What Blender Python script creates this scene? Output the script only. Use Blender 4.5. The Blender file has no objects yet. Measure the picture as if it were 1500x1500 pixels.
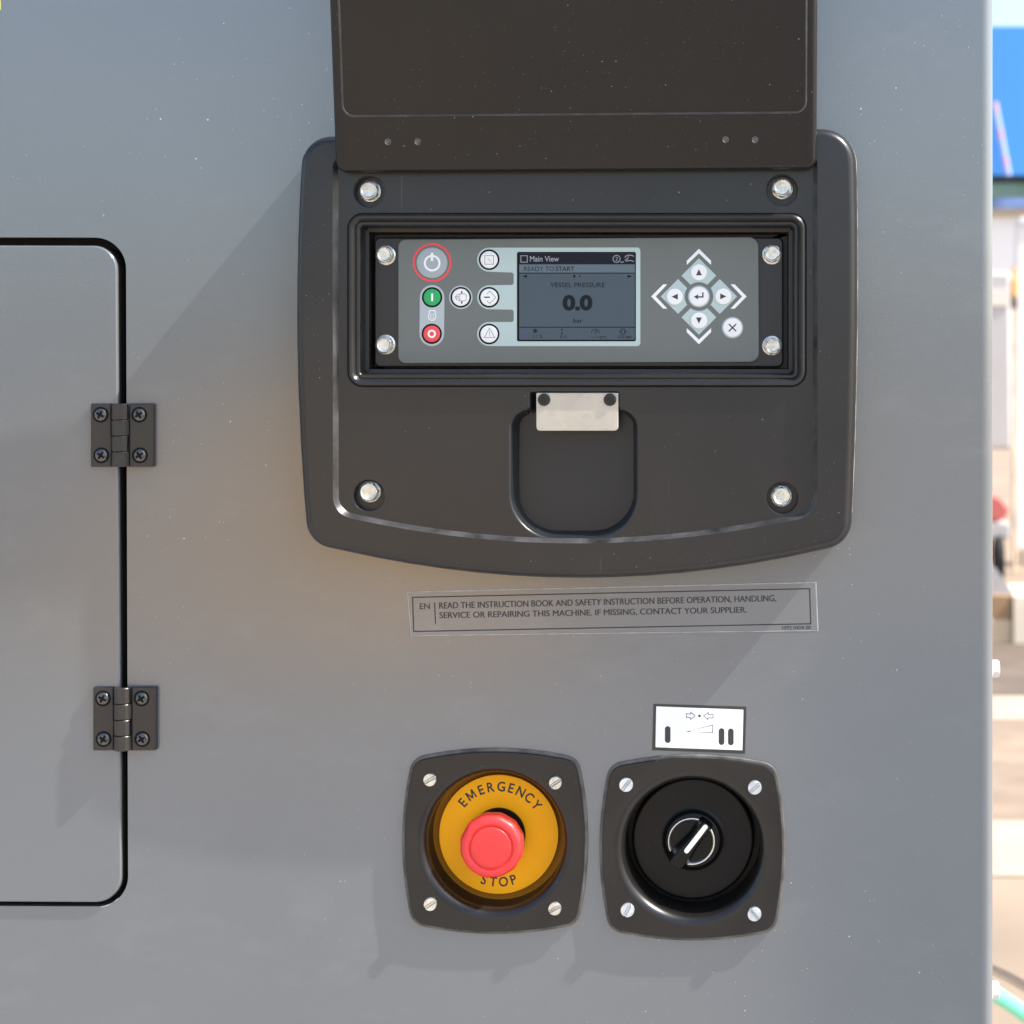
import bpy, bmesh, math, random
from mathutils import Vector, Matrix
from math import sin, cos, pi, radians, atan2, sqrt, hypot

random.seed(7)
SC = bpy.context.scene
COL = SC.collection

# ------------------------------------------------------------------ camera, sky, sun, exposure
S = 0.00045          # metres on the cabinet's face per pixel of the 1500 px photograph
D = 1.2              # camera distance from the cabinet's face
VX, VY = 1120.0, 540.0   # foot of the camera's axis on the face (photograph pixels)
CAM_Z = 1.45
CAM_X = (VX - 750) * S

cam_data = bpy.data.cameras.new('camera')
cam = bpy.data.objects.new('camera', cam_data)
COL.objects.link(cam)
cam.location = (CAM_X, -D, CAM_Z)
cam.rotation_euler = (pi / 2, 0, 0)
cam_data.sensor_width = 36
cam_data.lens = 36 * D / (1500 * S)
cam_data.shift_x = -(VX - 750) / 1500
cam_data.shift_y = -(750 - VY) / 1500
cam_data.clip_start = 0.05
cam_data.clip_end = 2000
cam_data.dof.use_dof = True
cam_data.dof.focus_distance = D - 0.008
cam_data.dof.aperture_fstop = 11
SC.camera = cam

GRAZE = radians(6.0)                      # the sun rakes along the cabinet's face
sd = Vector((0.635 * cos(GRAZE), -sin(GRAZE), 0.772 * cos(GRAZE))).normalized()
world = bpy.data.worlds.new('World')
SC.world = world
world.use_nodes = True
wn = world.node_tree
bg = wn.nodes['Background']
sky = wn.nodes.new('ShaderNodeTexSky')
sky.sky_type = 'NISHITA'
sky.sun_disc = False
sky.sun_elevation = math.asin(sd.z)
sky.sun_rotation = atan2(sd.x, sd.y)
sky.dust_density = 2.5
sky.air_density = 1.0
wn.links.new(sky.outputs[0], bg.inputs[0])
bg.inputs[1].default_value = 0.15
sun_data = bpy.data.lights.new('sun', 'SUN')
sun_data.energy = 3.6
sun_data.angle = radians(0.5)
sun_data.color = (1.0, 0.95, 0.87)
sun = bpy.data.objects.new('sun', sun_data)
COL.objects.link(sun)
sun.location = (3, -2, 5)
sun.rotation_euler = (-sd).to_track_quat('-Z', 'Y').to_euler()
SC.view_settings.view_transform = 'Standard'
SC.view_settings.look = 'None'
SC.view_settings.exposure = 1.29
SC.view_settings.gamma = 1
SC.view_settings.use_curve_mapping = False

# ------------------------------------------------------------------ px -> world
MM = 0.001


def W(px, py, z=0.0, zr=None):
    """point seen at pixel (px,py) when it stands zr in front of the face; placed at depth z"""
    t = 1 - (z if zr is None else zr) / D
    return Vector((CAM_X + (px - VX) * S * t, -z, CAM_Z - (py - VY) * S * t))


# ------------------------------------------------------------------ outlines (pixel space, y down)
def round_poly(pts, n=10):
    out = []
    N = len(pts)
    for i in range(N):
        x, y, r = pts[i]
        if r <= 0:
            out.append((x, y))
            continue
        ax, ay = pts[i - 1][0] - x, pts[i - 1][1] - y
        bx, by = pts[(i + 1) % N][0] - x, pts[(i + 1) % N][1] - y
        la, lb = hypot(ax, ay), hypot(bx, by)
        ax, ay, bx, by = ax / la, ay / la, bx / lb, by / lb
        ang = math.acos(max(-1, min(1, ax * bx + ay * by)))
        d = min(r / math.tan(ang / 2), la * .98, lb * .98)
        rr = d * math.tan(ang / 2)
        mx, my = ax + bx, ay + by
        lm = hypot(mx, my)
        cx, cy = x + mx / lm * rr / sin(ang / 2), y + my / lm * rr / sin(ang / 2)
        a0 = atan2(y + ay * d - cy, x + ax * d - cx)
        a1 = atan2(y + by * d - cy, x + bx * d - cx)
        da = (a1 - a0 + pi) % (2 * pi) - pi
        for k in range(n + 1):
            a = a0 + da * k / n
            out.append((cx + rr * cos(a), cy + rr * sin(a)))
    return out


def rrect(x0, y0, x1, y1, r, n=8):
    return round_poly([(x0, y0, r), (x1, y0, r), (x1, y1, r), (x0, y1, r)], n)


def circle(cx, cy, r, n=64, a0=0.0):
    return [(cx + r * cos(a0 + 2 * pi * k / n), cy + r * sin(a0 + 2 * pi * k / n)) for k in range(n)]


def capsule(x0, y0, x1, y1, r, n=12):
    a = atan2(y1 - y0, x1 - x0)
    o = [(x1 + r * cos(a - pi / 2 + pi * k / n), y1 + r * sin(a - pi / 2 + pi * k / n)) for k in range(n + 1)]
    o += [(x0 + r * cos(a + pi / 2 + pi * k / n), y0 + r * sin(a + pi / 2 + pi * k / n)) for k in range(n + 1)]
    return o


def area2(p):
    return sum(p[i - 1][0] * p[i][1] - p[i][0] * p[i - 1][1] for i in range(len(p)))


def inset(p, d):
    """move a closed outline inward by d pixels"""
    s = 1 if area2(p) > 0 else -1
    N = len(p)
    o = []
    for i in range(N):
        x, y = p[i]
        e0 = (x - p[i - 1][0], y - p[i - 1][1])
        e1 = (p[(i + 1) % N][0] - x, p[(i + 1) % N][1] - y)
        l0, l1 = hypot(*e0) or 1e-9, hypot(*e1) or 1e-9
        n0 = (-e0[1] / l0 * s, e0[0] / l0 * s)
        n1 = (-e1[1] / l1 * s, e1[0] / l1 * s)
        m = (n0[0] + n1[0], n0[1] + n1[1])
        q = 1 + n0[0] * n1[0] + n0[1] * n1[1]
        q = max(q, .35)
        o.append((x + m[0] / q * d, y + m[1] / q * d))
    return o


# ------------------------------------------------------------------ mesh builder
class MB:
    def __init__(self):
        self.bm = bmesh.new()
        self.lift = 0.0
        self.mi = 0

    def face(self, vs):
        try:
            f = self.bm.faces.new(vs)
            f.material_index = self.mi
            return f
        except ValueError:
            return None

    def vloop(self, pts):
        return [self.bm.verts.new(p) for p in pts]

    def bridge(self, a, b):
        n = len(a)
        for i in range(n):
            j = (i + 1) % n
            self.face([a[i], a[j], b[j], b[i]])

    def loft(self, loops, cap0=False, cap1=False):
        vl = [self.vloop(l) for l in loops]
        for a, b in zip(vl, vl[1:]):
            self.bridge(a, b)
        if cap0:
            self.face(list(reversed(vl[0])))
        if cap1:
            self.face(vl[-1])
        return vl

    def loft_px(self, outline, prof, zr, cap0=False, cap1=True):
        """outline in pixels as seen at depth zr; prof = [(inset px, depth m)]"""
        loops = []
        for d, z in prof:
            o = inset(outline, d) if d else outline
            loops.append([W(x, y, z, zr) for x, y in o])
        return self.loft(loops, cap0, cap1)

    def holed(self, outer, holes, z, zr):
        """flat face with holes"""
        edges = []
        for lp in [outer] + list(holes):
            v = self.vloop([W(x, y, z, zr) for x, y in lp])
            for i in range(len(v)):
                edges.append(self.bm.edges.new((v[i - 1], v[i])))
        r = bmesh.ops.triangle_fill(self.bm, edges=edges, use_beauty=True, use_dissolve=False)
        for f in r['geom']:
            if isinstance(f, bmesh.types.BMFace):
                f.material_index = self.mi

    def flat(self, outline, z):
        self.lift += 6e-6
        self.face(self.vloop([W(x, y, z + self.lift, z) for x, y in outline]))

    def ringflat(self, cx, cy, r0, r1, z, n=48):
        self.lift += 6e-6
        a = self.vloop([W(x, y, z + self.lift, z) for x, y in circle(cx, cy, r1, n)])
        b = self.vloop([W(x, y, z + self.lift, z) for x, y in circle(cx, cy, r0, n)])
        self.bridge(a, b)

    def stroke(self, pts, w, z, closed=False):
        self.lift += 6e-6
        N = len(pts)
        L, R = [], []
        for i in range(N):
            x, y = pts[i]
            p = pts[i - 1] if (i > 0 or closed) else None
            q = pts[(i + 1) % N] if (i < N - 1 or closed) else None
            ns = []
            if p:
                l = hypot(x - p[0], y - p[1]) or 1e-9
                ns.append((-(y - p[1]) / l, (x - p[0]) / l))
            if q:
                l = hypot(q[0] - x, q[1] - y) or 1e-9
                ns.append((-(q[1] - y) / l, (q[0] - x) / l))
            if len(ns) == 2:
                m = (ns[0][0] + ns[1][0], ns[0][1] + ns[1][1])
                k = max(1 + ns[0][0] * ns[1][0] + ns[0][1] * ns[1][1], .4)
                nx, ny = m[0] / k, m[1] / k
            else:
                nx, ny = ns[0]
            L.append((x + nx * w / 2, y + ny * w / 2))
            R.append((x - nx * w / 2, y - ny * w / 2))
        zz = z + self.lift
        l = self.vloop([W(x, y, zz, z) for x, y in L])
        r = self.vloop([W(x, y, zz, z) for x, y in R])
        for i in range(N if closed else N - 1):
            j = (i + 1) % N
            self.face([l[i], l[j], r[j], r[i]])

    def text(self, s, x0, yb, cap, z, width=None, ang=0.0, bold=0.0, align='L', xs=1.0):
        """s with its baseline at pixel (x0,yb), capitals cap pixels high; ang turns it (pixels, clockwise positive)"""
        v, f = text_mesh(s, bold)
        if not v:
            return
        capu = text_cap(bold)
        k = cap / capu
        mnx, mxx = min(p[0] for p in v), max(p[0] for p in v)
        kx = k * xs if width is None else width / (mxx - mnx)
        ox = {'L': mnx, 'C': (mnx + mxx) / 2}[align]
        self.lift += 6e-6
        ca, sa = cos(ang), sin(ang)
        vs = []
        for x, y in v:
            dx, dy = (x - ox) * kx, -y * k
            vs.append(self.bm.verts.new(W(x0 + dx * ca - dy * sa, yb + dx * sa + dy * ca, z + self.lift, z)))
        for poly in f:
            self.face([vs[i] for i in poly])

    def lathe(self, c, prof, n=48, axis='Y', a0=0.0, cap0=False, cap1=True, rmod=None):
        """turn prof = [(radius, height)] about an axis through world point c; Y: towards the camera, X, Z: outward"""
        loops = []
        for r, h in prof:
            lp = []
            for k in range(n):
                a = a0 + 2 * pi * k / n
                rr = r if rmod is None else rmod(r, h, a)
                u, v = rr * cos(a), rr * sin(a)
                if axis == 'Y':
                    lp.append(Vector((c[0] + u, c[1] - h, c[2] + v)))
                elif axis == 'X':
                    lp.append(Vector((c[0] + h, c[1] + u, c[2] + v)))
                else:
                    lp.append(Vector((c[0] + u, c[1] + v, c[2] + h)))
            loops.append(lp)
        self.loft(loops, cap0, cap1)

    def box(self, a, b):
        x0, y0, z0 = a
        x1, y1, z1 = b
        v = self.vloop([(x0, y0, z0), (x1, y0, z0), (x1, y1, z0), (x0, y1, z0), (x0, y0, z1), (x1, y0, z1), (x1, y1, z1), (x0, y1, z1)])
        for q in ((0, 3, 2, 1), (4, 5, 6, 7), (0, 1, 5, 4), (1, 2, 6, 5), (2, 3, 7, 6), (3, 0, 4, 7)):
            self.face([v[i] for i in q])

    def tube(self, pts, r, n=12, cap=True):
        loops = []
        P = [Vector(p) for p in pts]
        up = Vector((0, 0, 1))
        for i, p in enumerate(P):
            t = (P[min(i + 1, len(P) - 1)] - P[max(i - 1, 0)]).normalized()
            a = t.cross(up)
            if a.length < 1e-4:
                a = t.cross(Vector((1, 0, 0)))
            a.normalize()
            b = a.cross(t)
            loops.append([p + a * r * cos(2 * pi * k / n) + b * r * sin(2 * pi * k / n) for k in range(n)])
        self.loft(loops, cap, cap)

    def build(self, name, mats, parent=None, bevel=0, smooth=35, weld=True, xf=None):
        bm = self.bm
        if weld:
            bmesh.ops.remove_doubles(bm, verts=bm.verts, dist=1e-7)
        bmesh.ops.recalc_face_normals(bm, faces=bm.faces)
        off = root_loc(parent)
        if xf is not None:
            bmesh.ops.transform(bm, matrix=xf, verts=bm.verts)
        bmesh.ops.translate(bm, verts=bm.verts, vec=-off)
        me = bpy.data.meshes.new(name)
        bm.to_mesh(me)
        bm.free()
        for m in (mats if isinstance(mats, (list, tuple)) else [mats]):
            me.materials.append(m)
        o = bpy.data.objects.new(name, me)
        COL.objects.link(o)
        if parent is not None:
            o.parent = parent
        for p in me.polygons:
            p.use_smooth = True
        me.set_sharp_from_angle(angle=radians(smooth))
        if bevel:
            b = o.modifiers.new('bevel', 'BEVEL')
            b.width = bevel
            b.segments = 2
            b.limit_method = 'ANGLE'
            b.angle_limit = radians(50)
        wn_ = o.modifiers.new('normals', 'WEIGHTED_NORMAL')
        wn_.keep_sharp = True
        wn_.weight = 80
        return o


def root_loc(o):
    if o is None:
        return Vector((0, 0, 0))
    while o.parent is not None:
        o = o.parent
    return o.location.copy()


_T = {}


def text_mesh(s, bold):
    key = (s, bold)
    if key not in _T:
        cu = bpy.data.curves.new('lettering', 'FONT')
        cu.body = s
        cu.size = 1
        cu.resolution_u = 4
        cu.fill_mode = 'FRONT'
        cu.offset = bold
        ob = bpy.data.objects.new('lettering', cu)
        me = ob.to_mesh()
        _T[key] = ([(v.co.x, v.co.y) for v in me.vertices], [tuple(p.vertices) for p in me.polygons])
        ob.to_mesh_clear()
        bpy.data.objects.remove(ob)
        bpy.data.curves.remove(cu)
    return _T[key]


def text_cap(bold):
    return max(p[1] for p in text_mesh('H', bold)[0])


# ------------------------------------------------------------------ tags
def tag(o, label=None, cat=None, group=None, kind=None):
    if label: o['label'] = label
    if cat: o['category'] = cat
    if group: o['group'] = group
    if kind: o['kind'] = kind
    return o


def thing(name, loc, label, cat, group=None):
    o = bpy.data.objects.new(name, None)
    COL.objects.link(o)
    o.location = loc
    o.empty_display_size = .05
    return tag(o, label, cat, group)


def dup(o, parent, offset):
    c = o.copy()
    COL.objects.link(c)
    c.parent = parent
    c.location = o.location + Vector(offset)
    for ch in list(o.children):
        k = ch.copy()
        COL.objects.link(k)
        k.parent = c
    return c


# ------------------------------------------------------------------ materials
def mat(name, col, rough=.5, metal=0.0, spec=.5, bump=0.0, bump_scale=600, mottle=0.0, mottle_scale=12,
        specks=0.0, speck_col=(.6, .6, .56), coat=0.0, rough_var=0.0, speck_scale=130, smear=0.0, scratch=0.0, smear_col=None, smear_scale=1.0):
    m = bpy.data.materials.new(name)
    m.use_nodes = True
    nt = m.node_tree
    N, L = nt.nodes, nt.links
    b = N['Principled BSDF']
    b.inputs['Base Color'].default_value = (*col, 1)
    b.inputs['Roughness'].default_value = rough
    b.inputs['Metallic'].default_value = metal
    b.inputs['Specular IOR Level'].default_value = spec
    b.inputs['Coat Weight'].default_value = coat
    b.inputs['Coat Roughness'].default_value = .12
    tc = N.new('ShaderNodeTexCoord')
    cur = None

    def mix(fac, a, c, kind='MIX'):
        x = N.new('ShaderNodeMix')
        x.data_type = 'RGBA'
        x.blend_type = kind
        L.new(fac, x.inputs['Factor'])
        if isinstance(a, tuple):
            x.inputs[6].default_value = (*a, 1)
        else:
            L.new(a, x.inputs[6])
        if isinstance(c, tuple):
            x.inputs[7].default_value = (*c, 1)
        else:
            L.new(c, x.inputs[7])
        return x.outputs[2]

    def noise(scale, detail=3, rough_=.5, vec=None):
        n = N.new('ShaderNodeTexNoise')
        n.inputs['Scale'].default_value = scale
        n.inputs['Detail'].default_value = detail
        n.inputs['Roughness'].default_value = rough_
        L.new(vec if vec is not None else tc.outputs['Object'], n.inputs['Vector'])
        return n.outputs['Fac']

    def rng(v, a, c, d, e):
        r = N.new('ShaderNodeMapRange')
        for i, q in enumerate((a, c, d, e)):
            r.inputs[i + 1].default_value = q
        L.new(v, r.inputs[0])
        return r.outputs[0]

    def mth(op, a, c):
        x = N.new('ShaderNodeMath')
        x.operation = op
        for i, q in enumerate((a, c)):
            if isinstance(q, (int, float)):
                x.inputs[i].default_value = q
            else:
                L.new(q, x.inputs[i])
        return x.outputs[0]

    if mottle:
        f = rng(noise(mottle_scale, 5), .3, .7, 0, 1)
        cur = mix(f, tuple(c * (1 - mottle) for c in col), tuple(min(1, c * (1 + mottle)) for c in col))
    if smear:
        for rot_, amt_, sc_ in ((35, smear * .7, 3.2), (-50, smear * 1.6, 2.3), (80, smear * .6, 4.1)):
            mp = N.new('ShaderNodeMapping')
            mp.inputs['Rotation'].default_value = (0, radians(rot_), 0)
            mp.inputs['Scale'].default_value = (3.0, 1, 6)
            mp.inputs['Location'].default_value = (sc_, rot_ * .01, .37 * sc_)
            L.new(tc.outputs['Object'], mp.inputs['Vector'])
            f = mth('MULTIPLY', rng(noise(sc_ * smear_scale, 8, .66, mp.outputs[0]), .56, .82, 0, 1), amt_)
            cur = mix(f, cur if cur is not None else col, smear_col or speck_col)
    if specks:
        for sc_, thr, amt, rad in ((speck_scale, .86, specks * .8, .085), (speck_scale * 2.6, .90, specks * .7, .15), (speck_scale * .5, .93, specks, .05), (speck_scale * 5.5, .90, specks * .45, .22)):
            v = N.new('ShaderNodeTexVoronoi')
            v.inputs['Scale'].default_value = sc_
            wrp = N.new('ShaderNodeMix')
            wrp.data_type = 'VECTOR'
            L.new(tc.outputs['Object'], v.inputs['Vector'])
            sep = N.new('ShaderNodeSeparateColor')
            L.new(v.outputs['Color'], sep.inputs[0])
            keep = rng(sep.outputs[0], thr, thr + .02, 0, 1)
            size = mth('MULTIPLY', rng(sep.outputs[1], 0, 1, .25, 1), rad)
            dot = rng(mth('DIVIDE', v.outputs['Distance'], size), .6, 1.0, 1, 0)
            clump = rng(noise(7, 3), .40, .62, .1, 1)
            f = mth('MULTIPLY', mth('MULTIPLY', mth('MULTIPLY', keep, dot), mth('MULTIPLY', clump, amt)), rng(sep.outputs[2], 0, 1, .3, 1))
            cur = mix(f, cur if cur is not None else col, speck_col)
    if scratch:
        mp = N.new('ShaderNodeMapping')
        mp.inputs['Rotation'].default_value = (0, radians(-50), 0)
        mp.inputs['Scale'].default_value = (1, 1, .05)
        L.new(tc.outputs['Object'], mp.inputs['Vector'])
        f = mth('MULTIPLY', rng(noise(240, 2, .5, mp.outputs[0]), .70, .74, 0, 1), rng(noise(14, 2), .55, .7, 0, scratch))
        cur = mix(f, cur if cur is not None else col, speck_col)
    if cur is not None:
        L.new(cur, b.inputs['Base Color'])
    if rough_var:
        L.new(rng(noise(18, 4), .3, .7, rough - rough_var, rough + rough_var), b.inputs['Roughness'])
    if bump:
        bp = N.new('ShaderNodeBump')
        bp.inputs['Strength'].default_value = bump
        bp.inputs['Distance'].default_value = .001
        L.new(noise(bump_scale, 2), bp.inputs['Height'])
        L.new(bp.outputs[0], b.inputs['Normal'])
    return m


M = {}
M['paint'] = mat('grey_paint', (.124, .138, .149), .19, spec=1.0, coat=.65, bump=.06, bump_scale=650, mottle=.04, mottle_scale=5, specks=1.0, speck_col=(.72, .72, .68), smear=.11, smear_col=(.30, .31, .31))
M['door_paint'] = M['paint']
M['plastic'] = mat('black_moulded_plastic', (.0150, .0149, .0152), .29, bump=.06, bump_scale=1500, mottle=.12, mottle_scale=14, specks=.85, scratch=.04)
M['lid'] = mat('dark_lid_plastic', (.0108, .0096, .0086), .34, spec=.36, bump=.06, bump_scale=1500, mottle=.16, mottle_scale=9, specks=1.0)
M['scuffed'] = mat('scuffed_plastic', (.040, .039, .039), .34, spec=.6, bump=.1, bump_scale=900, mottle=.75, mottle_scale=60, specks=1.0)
M['scuffed_line'] = mat('scuffed_ridge', (.040, .037, .034), .35, spec=.5, mottle=.5, mottle_scale=70)
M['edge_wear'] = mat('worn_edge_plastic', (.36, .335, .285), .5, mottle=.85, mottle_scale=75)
M['recess'] = mat('recess_plastic', (.013, .0128, .0130), .4, bump=.05, bump_scale=1500)
M['housing'] = mat('controller_housing', (.017, .0165, .0168), .36, bump=.06, bump_scale=1500)
M['face'] = mat('controller_face', (.132, .146, .133), .42, bump=.03, bump_scale=1400, mottle=.03, mottle_scale=25, specks=.15)
M['print_teal'] = mat('pale_teal_print', (.43, .53, .505), .45, mottle=.02)
M['print_grey'] = mat('pale_grey_print', (.40, .45, .46), .45)
M['print_white'] = mat('white_print', (.82, .83, .81), .45)
M['print_black'] = mat('black_print', (.012, .012, .013), .5)
M['print_grey_line'] = mat('thin_grey_line', (.30, .28, .26), .5)
M['key_white'] = mat('white_key', (.80, .80, .78), .35)
M['key_grey'] = mat('grey_key', (.33, .37, .38), .35)
M['key_green'] = mat('green_key', (.012, .36, .10), .35)
M['key_red'] = mat('red_key', (.78, .07, .075), .35)
M['print_red'] = mat('red_print', (.75, .06, .07), .4)
M['gap'] = mat('dark_gap', (.008, .008, .008), .6, spec=.1)
M['screen'] = mat('display_glass', (.068, .094, .112), .30, spec=.2, mottle=.06, mottle_scale=9)
M['screen_band'] = mat('display_band', (.115, .150, .175), .30, spec=.2)
M['screen_dark'] = mat('display_title', (.010, .011, .020), .30, spec=.15)
M['screen_ink'] = mat('display_ink', (.014, .016, .020), .4, spec=.1)
M['screen_faint'] = mat('display_faint_ink', (.016, .022, .032), .4, spec=.15)
M['screen_white'] = mat('display_white_ink', (.27, .285, .31), .3)
M['screen_blue'] = mat('display_blue_ink', (.05, .07, .15), .3)
M['zinc'] = mat('zinc_plated_steel', (.70, .69, .63), .27, metal=.85, bump=.45, bump_scale=300, mottle=.22, mottle_scale=200, rough_var=.06)
M['zinc_blue'] = mat('bright_zinc', (.70, .75, .80), .34, metal=.8, bump=.2, bump_scale=500, mottle=.15, mottle_scale=200)
M['side_zinc'] = mat('dull_zinc', (.72, .72, .70), .4, metal=.15)
M['nickel'] = mat('nickel_plate', (.50, .46, .39), .34, metal=.3, mottle=.08, mottle_scale=60, specks=1.0, speck_col=(.16, .13, .10), speck_scale=700, bump=.06, bump_scale=300, smear=.3, smear_col=(.22, .19, .15), smear_scale=9)
M['black_steel'] = mat('black_oxide_steel', (.010, .010, .010), .35, metal=0.0, bump=.1, bump_scale=900)
M['rivet'] = mat('lid_rivet', (.06, .055, .05), .12, spec=1.0)
M['pocket'] = mat('pocket_plastic', (.016, .0175, .0195), .33, bump=.03, bump_scale=1500, mottle=.08, mottle_scale=14)
M['hinge'] = mat('hinge_black', (.036, .033, .031), .32, metal=.25, bump=.05, bump_scale=1500, specks=.6, mottle=.1, scratch=.3)
M['hinge_screw'] = mat('dark_screw', (.12, .115, .11), .26, metal=.8, bump=.12, bump_scale=500)
M['switch'] = mat('switch_plate_plastic', (.0095, .0086, .0080), .31, bump=.04, bump_scale=1500, mottle=.35, mottle_scale=20, specks=.9, scratch=.12)
M['rubber'] = mat('rubber_gasket', (.085, .080, .072), .55, bump=.1, bump_scale=900, specks=.8, mottle=.65, mottle_scale=70)
M['yellow'] = mat('yellow_plastic', (.97, .43, .003), .45, spec=.2, mottle=.03, mottle_scale=30)
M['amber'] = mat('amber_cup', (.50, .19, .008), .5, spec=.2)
M['red'] = mat('red_plastic', (.80, .036, .036), .42, coat=.08, bump=.015, bump_scale=800)
M['knob'] = mat('black_knob', (.0040, .0038, .0036), .36, spec=.27, bump=.03, bump_scale=1500, mottle=.3, mottle_scale=30, specks=.5)
M['silver'] = mat('silver_ring', (.78, .75, .68), .22, metal=.95)
M['film'] = mat('clear_label_film', (.150, .157, .164), .22, spec=1.0, coat=.4, mottle=.05, mottle_scale=22, specks=.8, speck_col=(.45, .45, .42), speck_scale=170, smear=.3, smear_col=(.32, .32, .31), bump=.05, bump_scale=160)
M['film_edge'] = mat('label_film_edge', (.34, .34, .32), .4, mottle=.3, mottle_scale=120)
M['ink'] = mat('label_ink', (.018, .018, .020), .5)
M['sticker_black'] = mat('sticker_border', (.040, .037, .034), .45, mottle=.1)
M['sticker_white'] = mat('sticker_white', (.86, .86, .85), .5)
M['sticker_yellow'] = mat('sticker_yellow', (.55, .55, .12), .5)
M['dark'] = mat('dark_interior', (.012, .011, .010), .7)
M['seal'] = mat('black_door_seal', (.018, .016, .014), .7)
M['steel_frame'] = mat('black_skid_steel', (.03, .03, .03), .5)

# ================================================================== the cabinet
XR = 1456.0                                # right edge of the face
XL, YT, YB = -2600.0, -700.0, 2800.0       # far edges of the face, outside the frame
BR = 17.0                                  # bend radius of the right edge
cabinet = thing('machine_cabinet', (-.4, .9, 0.0), 'large grey painted steel machine cabinet with a hinged door, filling most of the photo', 'machine')

door_open = round_poly([(-1250, 345, 45), (184.6, 348, 46), (187.8, 1328, 44), (-1250, 1322, 45)], 12)
door_out = round_poly([(-1240, 357, 36), (172.6, 360, 36), (179.2, 1321.5, 38), (-1240, 1314, 36)], 12)


def bulge(n=5, cx=0, cy=0, h=136, k=.00100, rc=25, sx=1.0):
    """square with bulging sides and rounded corners"""
    a = (-1 + sqrt(1 + 4 * k * h)) / (2 * k)
    pts = []
    for q in range(4):
        for i in range(n * 2):
            t = -a + 2 * a * i / (n * 2)
            u, v = t, -(h - k * t * t)
            c, s_ = (1, 0, -1, 0)[q], (0, 1, 0, -1)[q]
            pts.append((cx + (u * c - v * s_) * sx, cy + u * s_ + v * c, rc if i == 0 else 0))
    return round_poly(pts, 6)


mb = MB()
hole_console = rrect(520, 320, 1170, 780, 20)
hole_e = circle(724.5, 1233, 106)
hole_s = circle(1014, 1242, 106)
outer = [(XL, YT), (XR - BR, YT), (XR - BR, YB), (XL, YB)]
mb.holed(outer, [door_open, hole_console, hole_e, hole_s], 0, 0)
# bend and right side, top, left, back
r_m = BR * S
xr = W(XR, 0).x
zt, zb = W(0, YT).z, W(0, YB).z
xl = W(XL, 0).x
prof = [(xr - r_m + r_m * sin(a), r_m - r_m * cos(a)) for a in [k * pi / 20 for k in range(11)]]
prof += [(xr, 1.75), (xl, 1.75), (xl, 0)]
a = mb.vloop([Vector((x, y, zb)) for x, y in prof])
b = mb.vloop([Vector((x, y, zt)) for x, y in prof])
for i in range(len(prof) - 1):
    mb.face([a[i], a[i + 1], b[i + 1], b[i]])
mb.face(list(b))
mb.face(list(reversed(a)))
# folded lips of the cut-outs
for lp in (door_open,):
    mb.loft_px(lp, [(0, 0), (0, -.022)], 0, False, False)
for lp in (hole_console, hole_e, hole_s):
    mb.loft_px(lp, [(0, 0), (0, -.003)], 0, False, False)
mb.build('shell', M['paint'], cabinet, smooth=30)

mb = MB()
mb.loft_px(inset(door_open, -14), [(0, -.0225), (26, -.0225), (30, -.010), (44, -.010)], 0, False, False)
mb.loft_px(inset(door_open, -14), [(0, -.0232)], 0, False, True)
mb.build('door_seal', M['seal'], cabinet)

mb = MB()
mb.loft_px(door_out, [(0, -.0002), (.5, .0009), (1.5, .0016), (3.0, .0018)], 0, False, True)
door = mb.build('door', M['door_paint'], cabinet, smooth=50)
mb = MB()
mb.loft_px(door_out, [(.4, -.019), (-.4, -.018), (-.4, -.0006), (.6, -.0003)], 0, False, False)
mb.build('edge_trim', M['seal'], door)

mb = MB()
for x0, x1 in ((xl + .05, xl + .25), (xr - .3, xr - .1)):
    mb = MB()
    mb.box((x0, .05, 0.0), (x1, 1.7, zb - .0005))
    mb.build('skid', M['steel_frame'], cabinet, bevel=.01)


mb = MB()
lipo = [p for p in door_open if p[1] > 1296 and p[0] > 100]
lipo = [q for q in lipo if q[0] < 188]
mb.stroke([(x - 1.2, y + 1.0) for x, y in lipo][3:9], 1.6, .00004)
mb.build('chipped_edge', mat('chipped_paint', (.30, .29, .27), .6, mottle=.7, mottle_scale=160), cabinet)

# ---- fasteners
def hex_bolt(name, px, py, zr, z, parent, rf=17.0, mats=None, rot=.3, axis='Y', c=None):
    """flange bolt; rf = flange radius in pixels"""
    k = rf * S * (1 - zr / D)
    c = W(px, py, z, zr) if c is None else c
    mb = MB()
    mb.lathe(c, [(k, 0), (k, k * .08), (k * .97, k * .13), (k * .92, k * .165), (k * .82, k * .20), (k * .80, k * .19), (k * .77, k * .12)], 48, axis, 0, True, True)
    ap = k * .69

    def hx(r, h, a):
        t = (a - rot) % (pi / 3) - pi / 6
        hr = ap / cos(t)
        return min(hr, r)
    R = ap / cos(pi / 6)
    mb.lathe(c, [(R, k * .20), (R, k * .62), (R * .95, k * .74), (R * .88, k * .80), (R * .80, k * .82), (R * .70, k * .76), (R * .62, k * .73), (R * .3, k * .74)], 72, axis, 0, False, True, rmod=hx)
    return mb.build(name, mats or M['zinc'], parent, smooth=28)


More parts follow.
